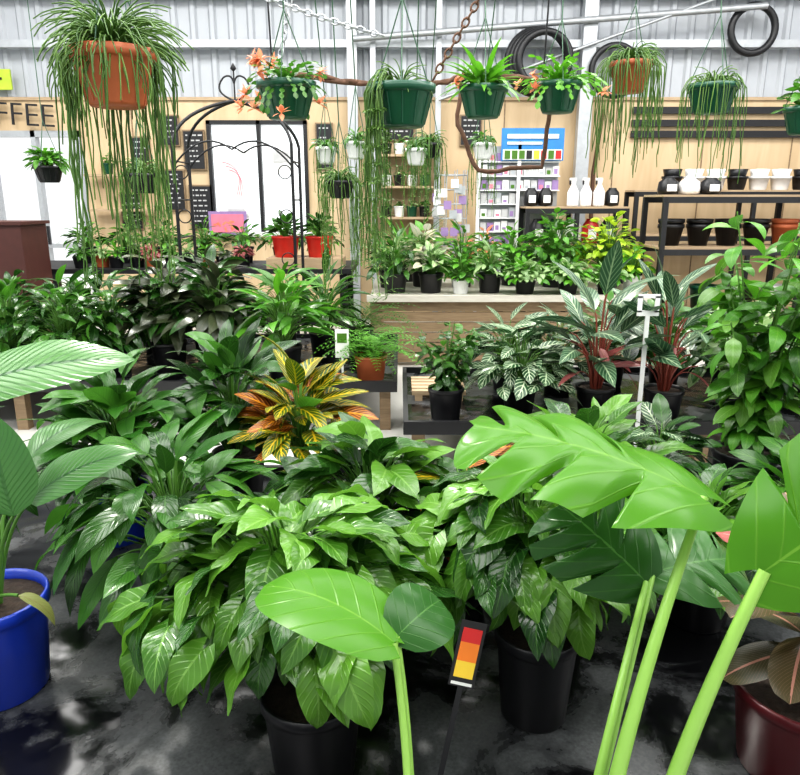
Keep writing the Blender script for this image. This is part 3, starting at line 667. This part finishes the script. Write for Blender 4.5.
potted('potted_tall_shrub',1.95,2.7,ZB,.14,.24,BLACKP,lambda m,x,y,z:stemplant(m,x,y,z,.95,.26,12,24,.14,.06,'ovate',[L_mid,L_brt],droop=1.1))
potted('potted_calathea',1.12,2.85,ZB,.11,.18,BLACKP,lambda m,x,y,z:bush(m,x,y,z,.2,.22,70,.15,.07,'ovate',[L_dkphil,L_cal],nt=6,nw=4))
potted('potted_foliage_plant',1.4,2.25,ZB,.12,.2,BLACKP,lambda m,x,y,z:bush(m,x,y,z,.24,.26,100,.16,.07,'ovate',[L_dkphil,L_mid],nt=6,nw=4))
mb=MB(); M=Matrix.Translation((1.37,3.84,1.05))
box(mb,-.06,.06,0,.01,.08,.1,WHITEP,M); box(mb,-.06,-.035,0,.01,.0,.09,WHITEP,M); box(mb,.035,.06,0,.01,.0,.09,WHITEP,M); box(mb,-.06,.06,0,.01,-.02,.01,WHITEP,M); box(mb,-.012,.012,0,.01,-1.05,-.02,WHITEP,M); box(mb,-.06,.06,-.06,.06,-1.05,-1.03,WHITEP,M)
mb.done('white_plant_marker')
# ------------------------------------------------------------ left mid bench
for (x_,y_) in ((-1.8,5.35),(-1.38,5.2),(-1.6,5.8)):
    potted('potted_dark_cordyline',x_,y_,ZB,.14,.24,BLACKP,lambda m,x,y,z:(bush(m,x,y,z,.24,.62,110,.28,.1,'lance',[L_dark,L_dark,L_dkphil],droop=1.1,nt=7,nw=4,el0=1.1,el1=-.1,sr=.004)))
potted('potted_dracaena',-.88,5.2,ZB,.14,.24,BLACKP,lambda m,x,y,z:(bush(m,x,y,z,.2,.52,90,.32,.065,'lance',[L_brt,L_mid],droop=.9,nt=7,nw=4,el0=1.1,el1=0,sr=.004)))
potted('potted_dracaena',-.62,5.75,ZB,.14,.24,BLACKP,lambda m,x,y,z:(bush(m,x,y,z,.2,.5,80,.3,.06,'lance',[L_mid,L_dkphil],droop=.9,nt=7,nw=4,el0=1.2,el1=0,sr=.004)))
potted('potted_boston_fern',-.22,5.1,ZB,.125,.19,TERRA,lambda m,x,y,z:fern(m,x,y,z,56,.46,L_brt))
potted('potted_boston_fern',-.35,6.2,ZB,.12,.2,BLACKP,lambda m,x,y,z:fern(m,x,y,z,44,.6,L_mid))
for (x_,y_) in ((-2.5,5.15),(-2.95,5.2),(-2.2,5.3),(-3.4,5.2),(-3.3,5.9),(-2.7,5.9),(-2.15,6.1),(-3.8,5.7)):
    potted('potted_foliage_plant',x_,y_,ZB,.13,.22,BLACKP,lambda m,x,y,z:bush(m,x,y,z,.28,.5,130,.24,.065,'lance',[L_mid,L_dkphil,L_dkphil],droop=1.2,nt=6,nw=4,el0=1.2,el1=-.1,hmin=.3))
for (x_,y_) in ((-1.05,6.3),(-1.6,6.4)):
    potted('potted_foliage_plant',x_,y_,ZB,.12,.22,BLACKP,lambda m,x,y,z:bush(m,x,y,z,.22,.5,90,.18,.06,'lance',[L_mid,L_brt],droop=1.0,nt=5,nw=2))
mb=MB(); M=Matrix.Translation((-.42,4.98,.62)); box(mb,-.05,.05,0,.003,-.08,.13,PAPER,M); box(mb,-.035,.035,-.002,0,.03,.1,L_mid,M); box(mb,-.008,.008,0,.003,-.27,-.08,PAPER,M); mb.done('plant_label')
# ------------------------------------------------------------ back table / bench plants
for i in range(10):
    x_=-3.4+i*.19
    mt=[L_mid,L_pale,L_brt,L_dark,L_pink][i%5]
    potted('potted_succulent',x_,7.55+.1*(i%2),.95,.08,.12,[BLACKP,TERRA,BLACKP][i%3],lambda m,x,y,z:bush(m,x,y,z,.07,.12,40,.1,.04,'lance',mt,nt=4,nw=2))
for (x_,y_) in ((-1.22,7.62),(-.86,7.62)):
    potted('red_pot_plant',x_,y_,1.06,.15,.22,REDP,lambda m,x,y,z:bush(m,x,y,z,.12,.22,60,.14,.06,'ovate',[L_mid,L_dkphil],nt=4,nw=2,el1=.2))
for i in range(7):
    x_=-3.6+i*.45
    potted('potted_foliage_plant',x_,8.2,.95,.12,.18,BLACKP,lambda m,x,y,z:bush(m,x,y,z,.2,.26,70,.14,.05,'lance',[L_mid,L_dkphil,L_brt],nt=4,nw=2))
ZT=.72
def bk(name,x_,y_,pm,mats,Rd,H,n,L,W,shape='ovate',r=.13,h=.2):
    potted(name,x_,y_,ZT,r,h,pm,lambda m,x,y,z:bush(m,x,y,z,Rd*1.15,H*1.15,int(n*1.4),L*1.1,W*1.1,shape,mats,nt=5,nw=4,hmin=.3))
bk('potted_caladium',.25,7.85,BLACKP,[L_cream,L_cream,L_pale,L_brt],.2,.42,60,.15,.1,'heart')
bk('potted_foliage_plant',-.05,7.3,BLACKP,[L_mid,L_dkphil],.2,.35,60,.15,.06)
bk('potted_caladium',.32,7.3,BLACKP,[L_cream,L_mid,L_pale],.16,.28,50,.13,.08,'heart')
bk('potted_lime_shrub',2.28,7.8,WHITEP,[L_lime],.3,.5,160,.11,.07)
bk('potted_lime_shrub',2.42,7.35,WHITEP,[L_lime,L_brt],.14,.28,60,.11,.07,r=.1,h=.17)
bk('potted_green_shrub',1.68,7.8,BLACKP,[L_brt,L_mid],.3,.52,190,.11,.06)
bk('potted_green_shrub',1.25,7.95,BLACKP,[L_brt],.2,.38,80,.12,.06)
bk('potted_variegated_ivy',1.28,7.2,BLACKP,[L_pale,L_pale,L_brt],.24,.2,140,.08,.06,'heart',.11,.13)
bk('potted_variegated_ivy',1.72,7.2,BLACKP,[L_pale,L_pale,L_brt],.24,.2,140,.08,.06,'heart',.11,.13)
bk('potted_variegated_ivy',2.12,7.2,BLACKP,[L_brt,L_pale],.2,.18,90,.08,.06,'heart',.11,.13)
bk('potted_green_shrub',.68,7.8,BLACKP,[L_mid,L_brt],.22,.4,80,.14,.05)
bk('potted_green_shrub',.93,7.3,BLACKP,[L_mid,L_pale],.18,.28,60,.12,.05)
bk('potted_orange_flower',.98,8.2,WHITEP,[L_mid,L_flo,L_mid],.18,.36,70,.12,.05)
bk('potted_green_shrub',.62,7.2,WHITEP,[L_mid,L_brt],.12,.22,50,.1,.05,r=.09,h=.14)
potted('potted_dracaena',.1,8.35,ZT,.13,.2,BLACKP,lambda m,x,y,z:straps(m,x,y,z,60,.8,.035,[L_mid,L_brt],droop=1.0,el1=.7))
potted('potted_dracaena',-.12,7.75,ZT,.12,.2,BLACKP,lambda m,x,y,z:straps(m,x,y,z,60,.65,.035,[L_mid,L_pale],droop=1.2,el1=.6))

# ------------------------------------------------------------ lights
def area(name,loc,sx,sy,p,rot=(0,0,0),col=(1,1,1)):
    l=bpy.data.lights.new(name,'AREA'); l.shape='RECTANGLE'; l.size=sx; l.size_y=sy; l.energy=p; l.color=col
    o=bpy.data.objects.new(name,l); o.location=loc; o.rotation_euler=rot; sc.collection.objects.link(o)
for i,(a,b) in enumerate(SK): area('skylight_%d'%i,(.2,(a+b)/2,5.15),13,b-a,[520,640,560][i],col=(1,.99,.96))
s=bpy.data.lights.new('sun','SUN'); s.energy=2.6; s.angle=math.radians(3); s.color=(1,.97,.9)
o=bpy.data.objects.new('sun',s); o.rotation_euler=(math.radians(-28),math.radians(-12),0); sc.collection.objects.link(o)
w=bpy.data.worlds.new('World'); sc.world=w; w.use_nodes=True
bg=w.node_tree.nodes['Background']; bg.inputs[0].default_value=(.97,.985,1,1); bg.inputs[1].default_value=1.0
cd=bpy.data.cameras.new('camera'); cd.sensor_width=36; cd.lens=31.5; cd.clip_start=.02
cam=bpy.data.objects.new('camera',cd); cam.location=(0,0,1.65); cam.rotation_euler=(math.radians(75),0,0)
sc.collection.objects.link(cam); sc.camera=cam
sc.view_settings.view_transform='Standard'
try: sc.view_settings.look='Medium High Contrast'
except Exception as e: print('look',e)
